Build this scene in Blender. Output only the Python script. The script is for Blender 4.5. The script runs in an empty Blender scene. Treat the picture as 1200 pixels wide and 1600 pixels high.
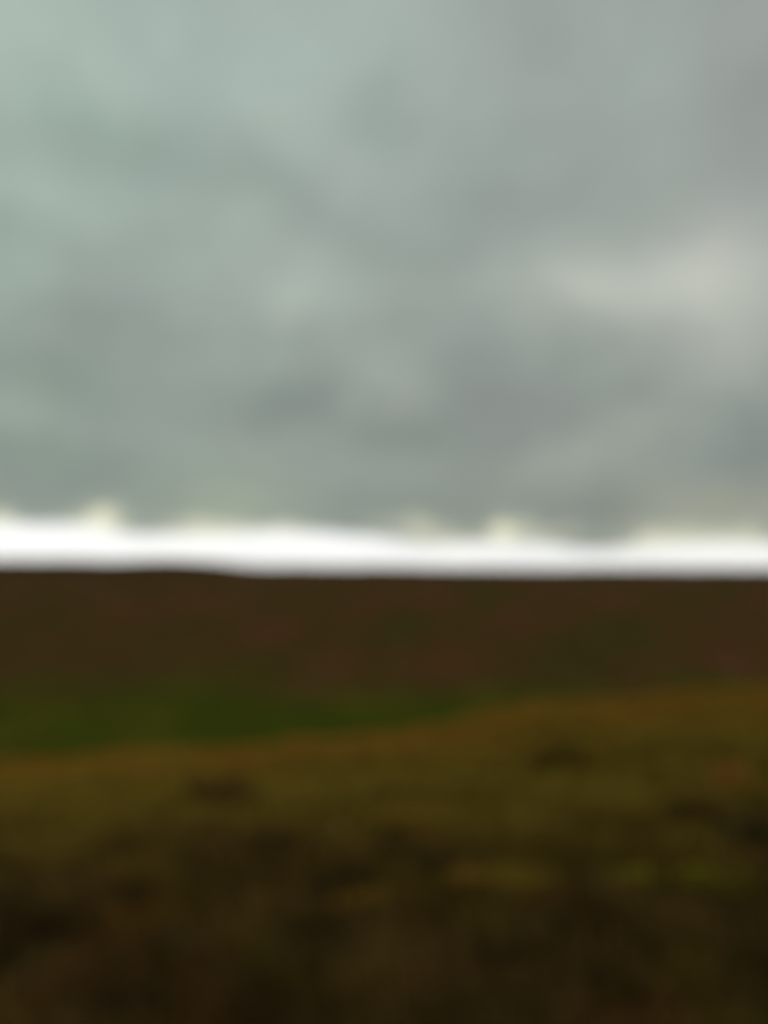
import bpy, math
import numpy as np

S = bpy.context.scene
COL = S.collection
R = math.radians
rng = np.random.default_rng(7)

# ------------------------------------------------------------------ camera
F = 1256.0                      # focal length in pixels of the 1200 x 1600 photograph
PITCH = math.atan(100 / F)      # eye level lies at row 900
cam = bpy.data.cameras.new("camera")
cam.sensor_fit = 'VERTICAL'
cam.sensor_height = 36.0
cam.sensor_width = 27.0
cam.lens = F / 1600 * 36.0
cam.clip_start = 0.05
cam.clip_end = 60000
cam.dof.use_dof = True          # the photograph is taken badly out of focus (lens set to arm's length)
cam.dof.focus_distance = 0.30
cam.dof.aperture_fstop = 2.6
cam.dof.aperture_blades = 0
camo = bpy.data.objects.new("camera", cam)
COL.objects.link(camo)
camo.location = (0, 0, 0)
camo.rotation_euler = (R(90) + PITCH, 0, 0)
S.camera = camo

S.view_settings.view_transform = 'Standard'
S.view_settings.look = 'None'
S.view_settings.exposure = 0.0
S.view_settings.gamma = 1.0
S.render.engine = 'CYCLES'
S.cycles.use_denoising = True
S.cycles.max_bounces = 6
S.cycles.volume_bounces = 0

# ------------------------------------------------------------------ sky
SUN_EL, SUN_AZ = 34.0, 150.0    # behind the cloud, behind the right shoulder (degrees clockwise from straight ahead)

def sky_dir(px, py):
    """azimuth and elevation (radians) of a place in the sky"""
    u, v = (px - 600) / F, (800 - py) / F
    y = math.cos(PITCH) - v * math.sin(PITCH)
    z = math.sin(PITCH) + v * math.cos(PITCH)
    return math.atan2(u, y), math.atan2(z, math.hypot(u, y))

W = bpy.data.worlds.new("World")
S.world = W
W.use_nodes = True
nt = W.node_tree
nt.nodes.clear()
N, L = nt.nodes.new, nt.links.new

def val(sock, v):
    if isinstance(v, (int, float)):
        sock.default_value = v
    else:
        L(v, sock)

def M(op, a, b=None, c=None, clamp=False):
    n = N('ShaderNodeMath'); n.operation = op; n.use_clamp = clamp
    val(n.inputs[0], a)
    if b is not None: val(n.inputs[1], b)
    if c is not None: val(n.inputs[2], c)
    return n.outputs[0]

def V(op, a, b=None, scale=None):
    n = N('ShaderNodeVectorMath'); n.operation = op
    for k, q in ((0, a), (1, b)):
        if q is None: continue
        if isinstance(q, (tuple, list)): n.inputs[k].default_value = q
        else: L(q, n.inputs[k])
    if scale is not None: val(n.inputs['Scale'], scale)
    return n.outputs[0]

def mix(f, a, b):
    n = N('ShaderNodeMix'); n.data_type = 'RGBA'; n.clamp_factor = True
    val(n.inputs[0], f)
    for k, q in ((6, a), (7, b)):
        if isinstance(q, (tuple, list)): n.inputs[k].default_value = (*q, 1)
        else: L(q, n.inputs[k])
    return n.outputs[2]

def smooth(x, a, b):
    n = N('ShaderNodeMapRange'); n.interpolation_type = 'SMOOTHSTEP'
    val(n.inputs[0], x); val(n.inputs[1], a); val(n.inputs[2], b)
    n.inputs[3].default_value = 0; n.inputs[4].default_value = 1
    return n.outputs[0]

tc = N('ShaderNodeTexCoord').outputs['Generated']
sp = N('ShaderNodeSeparateXYZ'); L(tc, sp.inputs[0])
dx, dy, dz = sp.outputs
AZ = M('ARCTAN2', dx, dy)
EL = M('ARCSINE', dz)

def noise(vec, scale, detail=4, rough=.55):
    n = N('ShaderNodeTexNoise'); n.inputs['Scale'].default_value = scale
    n.inputs['Detail'].default_value = detail; n.inputs['Roughness'].default_value = rough
    L(vec, n.inputs['Vector'])
    return n.outputs['Fac']

def bump(px, py, rx, ry, rot=0.0):
    """soft cloud lump: an elliptical gaussian round one direction of the sky (rot: degrees, clockwise)"""
    a0, e0 = sky_dir(px, py)
    c, s = math.cos(R(rot)), math.sin(R(rot))
    da, de = M('SUBTRACT', AZW, a0), M('SUBTRACT', e0, ELW)       # right, down
    p = M('MULTIPLY_ADD', da, c * F / rx, M('MULTIPLY', de, s * F / rx))
    q = M('MULTIPLY_ADD', da, -s * F / ry, M('MULTIPLY', de, c * F / ry))
    r2 = M('MULTIPLY_ADD', p, p, M('MULTIPLY', q, q))
    return M('EXPONENT', M('MULTIPLY', r2, -1.0))

# the cloud deck seen in perspective from below, plus a wind-torn warp of the lumps
deck = V('SCALE', tc, scale=M('DIVIDE', 1.0, M('ADD', M('ABSOLUTE', dz), .22)))
nA = noise(deck, 2.3, 6, .55)
nB = noise(V('ADD', tc, (3.1, 7.7, 1.3)), 9.0, 5, .6)
nC = noise(V('ADD', tc, (9.1, 2.2, 4.4)), 14.0, 4, .6)
AZW = M('MULTIPLY_ADD', M('SUBTRACT', nB, .5), .09, AZ)
ELW = M('MULTIPLY_ADD', M('SUBTRACT', nC, .5), .07, EL)

# large tones of the deck: greener and lighter to the upper left, greyer to the right and towards the horizon
t_el = smooth(EL, .06, .62)
t_az = smooth(AZ, -.45, .45)
low = mix(t_az, (.274, .316, .274), (.290, .318, .282))
high = mix(t_az, (.376, .454, .406), (.346, .390, .358))
tone = mix(t_el, low, high)

LUMPS = [  # px, py, rx, ry, rot, rgb change
    (40, 40, 230, 170, 0, (.045, .060, .050)),
    (470, 205, 240, 50, 30, (.014, .015, .014)),
    (560, 90, 200, 60, -10, (.015, .025, .022)),
    (1115, 425, 95, 90, 15, (.142, .128, .114)),
    (915, 450, 100, 50, 12, (.118, .109, .090)),
    (1010, 440, 200, 48, 3, (.050, .052, .042)),
    (1185, 520, 90, 90, 0, (.070, .070, .058)),
    (450, 470, 75, 55, -30, (.075, .078, .065)),
    (560, 430, 130, 50, 0, (.030, .032, .028)),
    (600, 600, 70, 55, 0, (.055, .055, .045)),
    (985, 680, 95, 34, -8, (.060, .060, .045)),
    (385, 695, 90, 45, 0, (.045, .052, .040)),
    (860, 735, 80, 35, -20, (.040, .045, .032)),
    (15, 425, 60, 70, 0, (.040, .060, .045)),
    (60, 310, 130, 40, 0, (.035, .050, .038)),
    (385, 350, 60, 50, 0, (.040, .048, .035)),
    (25, 640, 75, 45, 20, (.040, .050, .036)),
    (365, 785, 110, 32, 0, (.045, .060, .018)),
    (1110, 790, 140, 40, 0, (.060, .050, .015)),
    (1030, 100, 90, 90, 0, (.015, .025, .018)),
    (300, 560, 110, 40, 0, (.012, .015, .008)),
    (160, 215, 170, 55, 8, (-.055, -.050, -.052)),
    (480, 320, 240, 50, 30, (-.030, -.034, -.030)),
    (590, 190, 70, 45, 35, (-.035, -.040, -.030)),
    (640, 390, 90, 45, 0, (-.030, -.030, -.030)),
    (850, 20, 170, 100, 0, (-.035, -.054, -.040)),
    (1165, 120, 80, 170, 0, (-.025, -.045, -.030)),
    (100, 600, 100, 45, 0, (-.032, -.022, -.028)),
    (60, 715, 120, 35, 0, (-.022, -.010, -.018)),
    (430, 635, 90, 50, -20, (-.050, -.055, -.045)),
    (600, 672, 70, 34, 0, (-.040, -.048, -.040)),
    (780, 640, 130, 90, 20, (-.034, -.046, -.032)),
    (1185, 690, 120, 70, 0, (-.055, -.055, -.040)),
    (940, 800, 150, 40, 0, (-.045, -.045, -.035)),
    (740, 790, 120, 35, 0, (-.020, -.022, -.022)),
    (150, 770, 120, 30, 0, (-.015, -.015, -.012)),
    (720, 330, 80, 60, 0, (-.020, -.025, -.015)),
    (140, 510, 150, 50, 10, (-.020, -.028, -.026)),
]
for px, py, rx, ry, rot, rgb in LUMPS:
    tone = V('ADD', tone, V('SCALE', rgb, scale=bump(px, py, rx, ry, rot)))
# cloud texture
tex = M('MULTIPLY_ADD', M('SUBTRACT', nA, .5), .34, M('MULTIPLY_ADD', M('SUBTRACT', nB, .5), .24, M('MULTIPLY_ADD', M('SUBTRACT', nC, .5), .14, 1.0)))
tone = V('SCALE', tone, scale=tex)

# the ragged lower edge of the deck and the bright gap under it
edge = M('MULTIPLY_ADD', t_az, -.023, .0572)
for px, h, w in ((45, .003, 50), (480, .006, 120), (600, .000, 90),
                 (1105, .003, 60), (940, -.007, 60), (215, -.006, 50), (330, -.005, 60), (680, -.006, 60)):
    a0 = sky_dir(px, 850)[0]
    g = M('EXPONENT', M('MULTIPLY', M('POWER', M('MULTIPLY', M('SUBTRACT', AZ, a0), F / w), 2.0), -1.0))
    edge = M('MULTIPLY_ADD', g, h, edge)
edge = M('MULTIPLY_ADD', M('SUBTRACT', nC, .5), .012, edge)
gap = M('SUBTRACT', 1.0, smooth(M('SUBTRACT', EL, edge), -.008, .008))
for px, py, rx, ry, k in ((-8, 818, 34, 22, .7), (155, 806, 34, 24, .95), (335, 824, 80, 20, .75), (445, 828, 40, 20, .5),
                          (700, 836, 60, 20, .5), (803, 828, 34, 25, .98), (860, 830, 40, 20, .3), (1025, 846, 55, 28, .75),
                          (1110, 838, 60, 24, .4), (1175, 855, 60, 26, .7), (650, 818, 60, 14, .2)):
    tone = mix(M('MULTIPLY', bump(px, py + 6, rx * .92, ry * .82), k), tone, (.98, .96, .70))
glow = mix(smooth(nB, .35, .7), (1.22, 1.21, 1.18), (1.14, 1.14, 1.12))
tone = mix(gap, tone, glow)

nish = N('ShaderNodeTexSky'); nish.sky_type = 'NISHITA'; nish.sun_disc = False
nish.sun_elevation = R(SUN_EL); nish.sun_rotation = R(SUN_AZ)
bg_sky = N('ShaderNodeBackground'); L(nish.outputs[0], bg_sky.inputs[0]); bg_sky.inputs[1].default_value = .1
bg_cl = N('ShaderNodeBackground'); L(tone, bg_cl.inputs[0]); bg_cl.inputs[1].default_value = 1.0
ms = N('ShaderNodeMixShader'); ms.inputs[0].default_value = .97          # cloud cover
L(bg_sky.outputs[0], ms.inputs[1]); L(bg_cl.outputs[0], ms.inputs[2])
L(ms.outputs[0], N('ShaderNodeOutputWorld').inputs[0])
W.cycles.sampling_method = 'MANUAL'
W.cycles.sample_map_resolution = 512

# ------------------------------------------------------------------ sun, dimmed and spread by the overcast
sl = bpy.data.lights.new("sun", 'SUN')
sl.energy = 0.5
sl.angle = R(25)
sl.color = (1.0, .95, .86)
so = bpy.data.objects.new("sun", sl)
COL.objects.link(so)
so.rotation_euler = (R(90 - SUN_EL), 0, R(180 - SUN_AZ + 0))
so.location = (0, 0, 60)

# ------------------------------------------------------------------ terrain (eye level is z = 0)
def sst(x, a, b):
    t = np.clip((x - a) / (b - a), 0, 1)
    return t * t * (3 - 2 * t)

_P = [(rng.uniform(0, 2 * np.pi), rng.uniform(0, 2 * np.pi)) for _ in range(40)]
def wob(x, y, lam, k):
    """cheap smooth noise in -1..1 with wave length lam"""
    s = 0
    for i in range(6):
        a, p = _P[(k * 6 + i) % 40]
        a = a + i * 1.07
        kk = 2 * np.pi / lam * (.7 + .23 * i)
        s = s + np.sin(kk * (x * np.cos(a) + y * np.sin(a)) + p)
    return s / 3.2

def height(x, y):
    x = np.asarray(x, float); y = np.asarray(y, float)
    # the hillside we stand on: falls away ahead, rises to the right, rolls over at about 30 m
    yy = np.where(y > 0, y, 12 * np.tanh(y / 12))
    xx = 26 * np.tanh(x / 26)
    zn = -1.6 - .145 * yy + .085 * xx * sst(y, -4, 26) + .6 * sst(x, 1, 6) * sst(y, 14, 30)
    zn = zn - .011 * np.clip(y - 29, 0, 30) ** 2 - .66 * np.clip(y - 59, 0, None)
    zn = zn + .05 * wob(x, y, 3.1, 1) + .12 * wob(x, y, 9, 2) * sst(y, 4, 12)
    # valley floor with the pasture, then the far moor rising to the skyline
    zf = -27 + 3.0 * sst(y, 90, 130)
    rise = np.clip((y - 172) / 850, 0, None)
    zf = zf + 32.8 * (1 - np.exp(-2.6 * rise)) / (1 - np.exp(-2.6)) * (rise <= 1) + 32.8 * (rise > 1)
    az = np.arctan2(x, np.maximum(y, 1))
    zf = zf + 8.0 * (1 - sst(az, -.24, -.15)) * sst(y, 400, 1000) + 3.0 * (1 - sst(az, -.12, .45)) * sst(y, 400, 1000) - .6
    zf = zf + .9 * wob(x, y, 120, 3) * sst(y, 180, 400) + 1.0 * wob(x, y, 420, 4) * sst(y, 400, 900)
    zf = zf - np.clip(y - 1150, 0, None) * .03 * (y < 1e9)
    zf = np.maximum(zf, -170)
    zf = np.where(y < 90, -28, zf)
    k = 1.2
    d = np.clip((zn - zf) / k, -40, 40)
    return zf + k * np.log1p(np.exp(d)) + np.where(d >= 40, zn - zf - 40 * k, 0)

TAWNY = np.array((.300, .142, .0180)); OLIVE = np.array((.188, .122, .0155)); HEATH = np.array((.125, .072, .0190))
DARK = np.array((.072, .047, .0150)); GREEN = np.array((.056, .065, .0060)); MOOR = np.array((.083, .043, .0130))
MOORR = np.array((.110, .042, .0195)); MOORG = np.array((.056, .049, .0095)); RED = np.array((.27, .110, .030))

def lerp(a, b, t):
    return a + (b - a) * np.asarray(t)[..., None]

def pigment(x, y):
    """what grows where: the plants' own colours"""
    x = np.asarray(x, float); y = np.asarray(y, float)
    n1, n2, n3 = wob(x, y, 1.4, 0), wob(x, y, 4.0, 5), wob(x, y, 10, 3)
    c = lerp(DARK * .72, HEATH * 1.06, .5 + .55 * np.clip(n1 * 1.1, -1, 1))
    n4, n5 = wob(x * .55, y * 1.25, .8, 2), wob(x * .55, y * 1.25, .9, 4)
    c = lerp(c, OLIVE * .8, (.45 + .25 * sst(y, 4.5, 7)) * sst(n4, .3, .8))
    c = lerp(c, RED * .5, .65 * sst(n5, .3, .8))
    # olive grass and then tawny grass towards the brow
    c = lerp(c, OLIVE, sst(y + 1.1 * n2 + .8 * n1, 6.2, 12))
    c = lerp(c, lerp(TAWNY * .94, OLIVE * 1.15, .7 * sst(n2, .1, .7)), sst(y + 3.5 * n2 + 2 * n3 - .10 * x, 14, 27))
    c = lerp(c, OLIVE, .6 * sst(n1 * .5 + n3, .35, .9) * sst(y, 5, 10) * (1 - sst(y, 20, 26)))
    # pasture
    g = lerp(GREEN, OLIVE * .8, .35 * np.clip(wob(x, y, 40, 2), 0, 1))
    c = lerp(c, g, sst(y, 60, 90))
    # far moor
    m = lerp(MOOR, MOORR, np.clip(wob(x, y * .35, 45, 1), 0, 1))
    m = lerp(m, MOORG, .7 * np.clip(wob(x, y * .35, 60, 4), 0, 1))
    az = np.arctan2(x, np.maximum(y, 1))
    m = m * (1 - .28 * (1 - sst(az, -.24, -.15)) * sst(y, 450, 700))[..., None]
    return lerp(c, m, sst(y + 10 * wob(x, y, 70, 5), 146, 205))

def ground_material(name):
    m = bpy.data.materials.new(name); m.use_nodes = True
    t = m.node_tree; b = t.nodes['Principled BSDF']
    at = t.nodes.new('ShaderNodeAttribute'); at.attribute_name = 'pigment'
    gm = t.nodes.new('ShaderNodeNewGeometry')
    n1 = t.nodes.new('ShaderNodeTexNoise'); n1.inputs['Scale'].default_value = 6; n1.inputs['Detail'].default_value = 8
    n2 = t.nodes.new('ShaderNodeTexNoise'); n2.inputs['Scale'].default_value = .12; n2.inputs['Detail'].default_value = 8
    for n in (n1, n2): t.links.new(gm.outputs['Position'], n.inputs['Vector'])
    ad = t.nodes.new('ShaderNodeMath'); ad.operation = 'ADD'
    t.links.new(n1.outputs['Fac'], ad.inputs[0]); t.links.new(n2.outputs['Fac'], ad.inputs[1])
    mr = t.nodes.new('ShaderNodeMapRange'); mr.inputs[1].default_value = .6; mr.inputs[2].default_value = 1.4
    mr.inputs[3].default_value = .6; mr.inputs[4].default_value = 1.4
    t.links.new(ad.outputs[0], mr.inputs[0])
    vm = t.nodes.new('ShaderNodeVectorMath'); vm.operation = 'SCALE'
    t.links.new(at.outputs['Color'], vm.inputs[0]); t.links.new(mr.outputs[0], vm.inputs['Scale'])
    t.links.new(vm.outputs[0], b.inputs['Base Color'])
    b.inputs['Roughness'].default_value = .95
    b.inputs['Specular IOR Level'].default_value = 0
    bp = t.nodes.new('ShaderNodeBump'); bp.inputs['Strength'].default_value = .6; bp.inputs['Distance'].default_value = .15
    t.links.new(n1.outputs['Fac'], bp.inputs['Height']); t.links.new(bp.outputs[0], b.inputs['Normal'])
    return m

MAT_GROUND = ground_material('moor_ground')

def mesh_from(name, co, quads, mat, colors=None, smooth_=False):
    me = bpy.data.meshes.new(name)
    co = np.asarray(co, np.float32); q = np.asarray(quads, np.int32)
    n = q.shape[1]
    me.vertices.add(len(co)); me.vertices.foreach_set('co', co.ravel())
    me.loops.add(q.size); me.loops.foreach_set('vertex_index', q.ravel())
    me.polygons.add(len(q)); me.polygons.foreach_set('loop_start', np.arange(0, q.size, n, dtype=np.int32))
    me.polygons.foreach_set('use_smooth', np.full(len(q), smooth_))
    me.update(calc_edges=True)
    if colors is not None:
        a = me.attributes.new('pigment', 'FLOAT_COLOR', 'POINT')
        a.data.foreach_set('color', np.c_[colors, np.ones(len(colors))].astype(np.float32).ravel())
    me.materials.append(mat)
    o = bpy.data.objects.new(name, me); COL.objects.link(o)
    return o

# one sheet laid out in rings round the viewer; its rows are handed to three stretches of ground
NA = 560
radii = [0.0]
r = .6
while r < 30000:
    radii.append(r); r *= 1.021
radii = np.array(radii[1:]); NR = len(radii)
A = np.arange(NA) / NA * 2 * np.pi
RR, AA = np.meshgrid(radii, A, indexing='ij')
GX, GY = RR * np.sin(AA), RR * np.cos(AA)
GZ = height(GX, GY)
PG = pigment(GX, GY)
i, j = np.meshgrid(np.arange(NR - 1), np.arange(NA), indexing='ij')
j2 = (j + 1) % NA
Q = np.stack([i * NA + j, i * NA + j2, (i + 1) * NA + j2, (i + 1) * NA + j], -1)
cy = (GY[:-1] + GY[1:]) / 2
zone = np.where(cy < 62, 0, np.where(cy < 186, 1, 2))
def piece(name, k, cap=False):
    q = Q[zone == k][:, ::-1].reshape(-1, 4)
    used = np.unique(q); remap = np.full(NR * NA, -1); remap[used] = np.arange(len(used))
    co = np.stack([GX.ravel(), GY.ravel(), GZ.ravel()], -1)[used]; pc = PG.reshape(-1, 3)[used]
    q = remap[q]
    o = mesh_from(name, co, q, MAT_GROUND, pc, True)
    o['kind'] = 'structure'
    return o
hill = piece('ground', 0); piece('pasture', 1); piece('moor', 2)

# pale hills far off behind the moor, seen as a low hump just left of the middle
def hills(name, y0, pts, col):
    xs = np.linspace(-16000, 16000, 200); rows = np.linspace(-1, 1, 13)
    hz = np.interp(xs, *zip(*pts)) + 12 * wob(xs, xs * 0, 2500, 1)
    X, T = np.meshgrid(xs, rows, indexing='ij')
    Z = -170 + (hz[:, None] + 170) * (1 - T ** 2) ** .8
    Y = y0 + T * 3000
    n = len(rows)
    a, b = np.meshgrid(np.arange(len(xs) - 1), np.arange(n - 1), indexing='ij')
    q = np.stack([a * n + b, (a + 1) * n + b, (a + 1) * n + b + 1, a * n + b + 1], -1).reshape(-1, 4)
    co = np.stack([X, Y, Z], -1).reshape(-1, 3)
    o = mesh_from(name, co, q, MAT_GROUND, np.tile(col, (len(co), 1)), True)
    o['kind'] = 'structure'
hills('distant_hills', 17000, [(-16000, 20), (-6000, 20), (-3200, 60), (-2300, 150), (-1300, 70), (600, 10), (5000, -20), (16000, 10)], (.10, .09, .05))

# ------------------------------------------------------------------ plants
def plant_material(name, rough=.8, trans=.25):
    m = bpy.data.materials.new(name); m.use_nodes = True
    t = m.node_tree; b = t.nodes['Principled BSDF']
    at = t.nodes.new('ShaderNodeAttribute'); at.attribute_name = 'pigment'
    gm = t.nodes.new('ShaderNodeNewGeometry')
    nn = t.nodes.new('ShaderNodeTexNoise'); nn.inputs['Scale'].default_value = 25
    t.links.new(gm.outputs['Position'], nn.inputs['Vector'])
    mr = t.nodes.new('ShaderNodeMapRange'); mr.inputs[3].default_value = .7; mr.inputs[4].default_value = 1.3
    t.links.new(nn.outputs['Fac'], mr.inputs[0])
    vm = t.nodes.new('ShaderNodeVectorMath'); vm.operation = 'SCALE'
    t.links.new(at.outputs['Color'], vm.inputs[0]); t.links.new(mr.outputs[0], vm.inputs['Scale'])
    t.links.new(vm.outputs[0], b.inputs['Base Color'])
    b.inputs['Roughness'].default_value = rough
    b.inputs['Specular IOR Level'].default_value = .05
    return m
MAT_GRASS = plant_material('dry_grass')
MAT_HEATHER = plant_material('heather_sprigs', .9)
MAT_STEM = plant_material('woody_stem', .9)

def blades(bx, by, bz, h, w, lean, az, bend):
    """arched blades, three cross sections each; returns coordinates and quads"""
    n = len(bx)
    sx, sy = np.cos(az), np.sin(az)                # width direction
    fx, fy = -sy, sx                               # leaning direction
    co = np.zeros((n, 6, 3))
    for k, (t, ww) in enumerate(((0, 1.0), (.55, .75), (1.0, .12))):
        off = lean * t + bend * t * t
        up = h * (t - .25 * t * t * np.clip(bend / np.maximum(h, .01), 0, 1))
        for s in (0, 1):
            e = (s - .5) * w * ww
            co[:, k * 2 + s, 0] = bx + fx * off + sx * e
            co[:, k * 2 + s, 1] = by + fy * off + sy * e
            co[:, k * 2 + s, 2] = bz + up
    base = np.arange(n)[:, None] * 6
    q = np.concatenate([base + np.array([0, 1, 3, 2]), base + np.array([2, 3, 5, 4])], 0)
    return co.reshape(-1, 3), q

def scatter(n, y0, y1, half=.62):
    """places on the hillside, denser near the viewer"""
    rr = y0 * (y1 / y0) ** rng.random(n)
    a = rng.uniform(-half, half, n)
    return rr * np.sin(a), rr * np.cos(a)

def heather_blades(x, y, size, per, seed, sprig=.011):
    g = np.random.default_rng(seed)
    n = len(x)
    X = np.repeat(x, per); Y = np.repeat(y, per); Sz = np.repeat(size, per)
    a = g.uniform(0, 2 * np.pi, n * per); rad = np.sqrt(g.random(n * per))
    dx_, dy_ = np.cos(a) * rad * Sz * .75, np.sin(a) * rad * Sz * .75
    h = Sz * (.95 - .45 * rad ** 2) * g.uniform(.75, 1.15, n * per)
    X, Y = X + dx_ * .75, Y + dy_ * .75
    az = a - np.pi / 2 + g.normal(0, .5, n * per)
    return X, Y, h, Sz, az, g, rad, sprig

def grow_heather(name, x, y, size, per, seed, origin=(0, 0, 0), col=None):
    X, Y, h, Sz, az, g, rad, sprig = heather_blades(x, y, size, per, seed)
    dist = np.hypot(X + 0, Y)
    Z = height(X, Y) - .02
    w = np.maximum(sprig, .0022 * dist) * g.uniform(.8, 1.7, len(X))
    co, q = blades(X, Y, Z, h, w, Sz * .22 * rad, az, Sz * .15 * g.random(len(X)))
    c = pigment(X, Y) if col is None else np.tile(col, (len(X), 1))
    c = c * g.uniform(.75, 1.35, len(X))[:, None]
    return co - np.array(origin), q, np.repeat(c, 6, 0)

def grow_grass(name, x, y, size, per, seed, origin=(0, 0, 0), col=None):
    g = np.random.default_rng(seed)
    n = len(x)
    X = np.repeat(x, per); Y = np.repeat(y, per); Sz = np.repeat(size, per)
    a = g.uniform(0, 2 * np.pi, n * per); rad = np.sqrt(g.random(n * per))
    X, Y = X + np.cos(a) * rad * Sz * .30, Y + np.sin(a) * rad * Sz * .30
    Z = height(X, Y) - .02
    h = Sz * g.uniform(.6, 1.1, n * per)
    w = np.maximum(.006, .0016 * np.hypot(X, Y)) * g.uniform(.7, 1.4, n * per)
    az = a - np.pi / 2 + g.normal(0, .5, n * per)
    co, q = blades(X, Y, Z, h, w, Sz * .22 * rad, az, Sz * g.uniform(.1, .6, n * per))
    c = pigment(X, Y) if col is None else np.tile(col, (len(X), 1))
    c = c * g.uniform(.8, 1.45, n * per)[:, None]
    return co - np.array(origin), q, np.repeat(c, 6, 0)

# ground cover
hx, hy = scatter(7500, 1.6, 17)
keep = rng.random(len(hx)) < 1 - .8 * sst(hy, 8, 15)
hx, hy = hx[keep], hy[keep]
co, q, c = grow_heather('heather', hx, hy, rng.uniform(.16, .32, len(hx)), 26, 11)
o = mesh_from('heather', co, q, MAT_HEATHER, c); o['kind'] = 'stuff'
o['label'] = 'dark brown heather covering the near hillside'
gx, gy = scatter(13000, 2.2, 40)
keep = rng.random(len(gx)) < .12 + .88 * sst(gy, 6, 12)
gx, gy = gx[keep], gy[keep]
co, q, c = grow_grass('moor_grass', gx, gy, rng.uniform(.18, .42, len(gx)), 16, 12)
o = mesh_from('moor_grass', co, q, MAT_GRASS, c); o['kind'] = 'stuff'
o['label'] = 'tawny and olive grass along the brow of the hillside'

# single clumps that stand out
def thing(name, label, cat, group, x, y):
    e = bpy.data.objects.new(name, None); COL.objects.link(e)
    e.location = (x, y, float(height(x, y))); e.empty_display_size = .1
    e['label'] = label; e['category'] = cat; e['group'] = group
    return e

def clump(kind, label, x, y, width, tall, col, seed):
    g = np.random.default_rng(seed)
    grass = kind == 'grass_tussock'
    e = thing(kind, label, 'grass tussock' if grass else 'heather', 'grass tussocks on the hillside' if grass else 'heather clumps on the hillside', x, y)
    n = max(3, int(7 * width / tall))
    a = g.uniform(0, 2 * np.pi, n); rr = np.sqrt(g.random(n)) * width * .5
    X, Y = x + rr * np.cos(a), y + .7 * rr * np.sin(a)
    sz = tall * g.uniform(.75, 1.1, n)
    org = tuple(e.location)
    f = grow_grass if grass else grow_heather
    co, q, c = f('', X, Y, sz, 40 if grass else 55, seed, org, np.array(col))
    p = mesh_from('blades' if grass else 'foliage', co, q, MAT_GRASS if grass else MAT_HEATHER, c)
    p.parent = e
    if not grass:
        sx, sy = np.repeat(x + .1 * (X - x), 7), np.repeat(y + .1 * (Y - y), 7)
        m = len(sx); aa = g.uniform(0, 2 * np.pi, m)
        co, q = blades(sx, sy, height(sx, sy) - .03, np.repeat(sz, 7) * .8, np.full(m, .012), np.repeat(sz, 7) * .9 * g.random(m), aa, np.zeros(m))
        p = mesh_from('stems', co - np.array(org), q, MAT_STEM, np.tile((.05, .03, .02), (m * 6, 1)))
        p.parent = e
    return e

H, T = 'heather_clump', 'grass_tussock'
DK, DR, DG = (.056, .038, .013), (.075, .036, .016), (.042, .036, .013)
CLUMPS = [  # kind, label, x, y, width, height, colour, seed
    (H, 'dark reddish brown heather clump below the left end of the tawny grassy brow', -2.53, 12.2, 1.2, .46, (.088, .046, .017), 21),
    (H, 'rusty brown heather clump left of centre, where the olive grass turns into dark heather', -1.06, 8.15, .85, .36, (.050, .022, .012), 22),
    (H, 'low blackish heather clump on the near slope just right of centre', .50, 7.25, .75, .30, DK, 23),
    (H, 'largest and darkest heather clump, at the right edge under the reddish tussock', 3.70, 7.95, 1.0, .44, (.046, .035, .013), 24),
    (H, 'small upright dark heather clump standing alone high on the tawny brow', 3.25, 15.4, .48, .62, (.13, .082, .016), 25),
    (H, 'low dark heather clump in the olive grass right of centre', 1.46, 11.8, .85, .28, DK, 26),
    (H, 'flat reddish heather clump in the olive grass at the centre', .09, 11.4, 1.10, .28, DR, 27),
    (H, 'dark maroon heather clump beside the largest black clump', 3.42, 9.6, .60, .36, DR, 28),
    (H, 'dark green heather clump near the bottom edge, left of centre', -.54, 4.8, .45, .22, DG, 29),
    (H, 'dark heather clump near the bottom edge, right of centre below the yellow tussocks', .85, 4.9, .50, .20, DK, 31),
    (T, 'small orange tinted grass tussock alone in the dark heather near the centre', -.21, 6.1, .30, .24, (.36, .19, .016), 32),
    (T, 'brownish yellow grass tussock, leftmost of the row on the right of the dark heather', .75, 6.6, .45, .26, (.26, .14, .018), 33),
    (T, 'small olive yellow grass tussock touching the brownish one in the row of tussocks', 1.03, 6.5, .28, .28, (.26, .19, .014), 34),
    (T, 'yellow green grass tussock in the row of tussocks, below the largest dark heather clump', 2.02, 6.65, .34, .26, (.24, .19, .014), 35),
    (T, 'wide olive green grass tussock at the right end of the row, by the right edge', 2.55, 6.35, .50, .26, (.20, .17, .013), 36),
    (T, 'reddish grass tussock on the olive slope near the right edge', 5.24, 12.4, .60, .34, (.40, .13, .040), 37),
    (T, 'broad straw coloured grass tussock at the upper edge of the dark heather, near the centre', .30, 9.6, 1.0, .28, (.30, .17, .018), 38),
]
for args in CLUMPS:
    clump(*args)

# ------------------------------------------------------------------ thin moist air
import bmesh
bm = bmesh.new()
bmesh.ops.create_cube(bm, size=1)
me = bpy.data.meshes.new('haze'); bm.to_mesh(me); bm.free()
zlo, zhi = -173.0, 195.0
hz = bpy.data.objects.new('haze', me); COL.objects.link(hz)
hz.scale = (64000, 64000, zhi - zlo); hz.location = (0, 0, (zlo + zhi) / 2)
hz['kind'] = 'stuff'
hm = bpy.data.materials.new('haze'); hm.use_nodes = True
ht = hm.node_tree; ht.nodes.clear()
pv = ht.nodes.new('ShaderNodeVolumePrincipled')
pv.inputs['Color'].default_value = (.86, .93, 1, 1); pv.inputs['Density'].default_value = 2.5e-5
ht.links.new(pv.outputs[0], ht.nodes.new('ShaderNodeOutputMaterial').inputs['Volume'])
me.materials.append(hm)
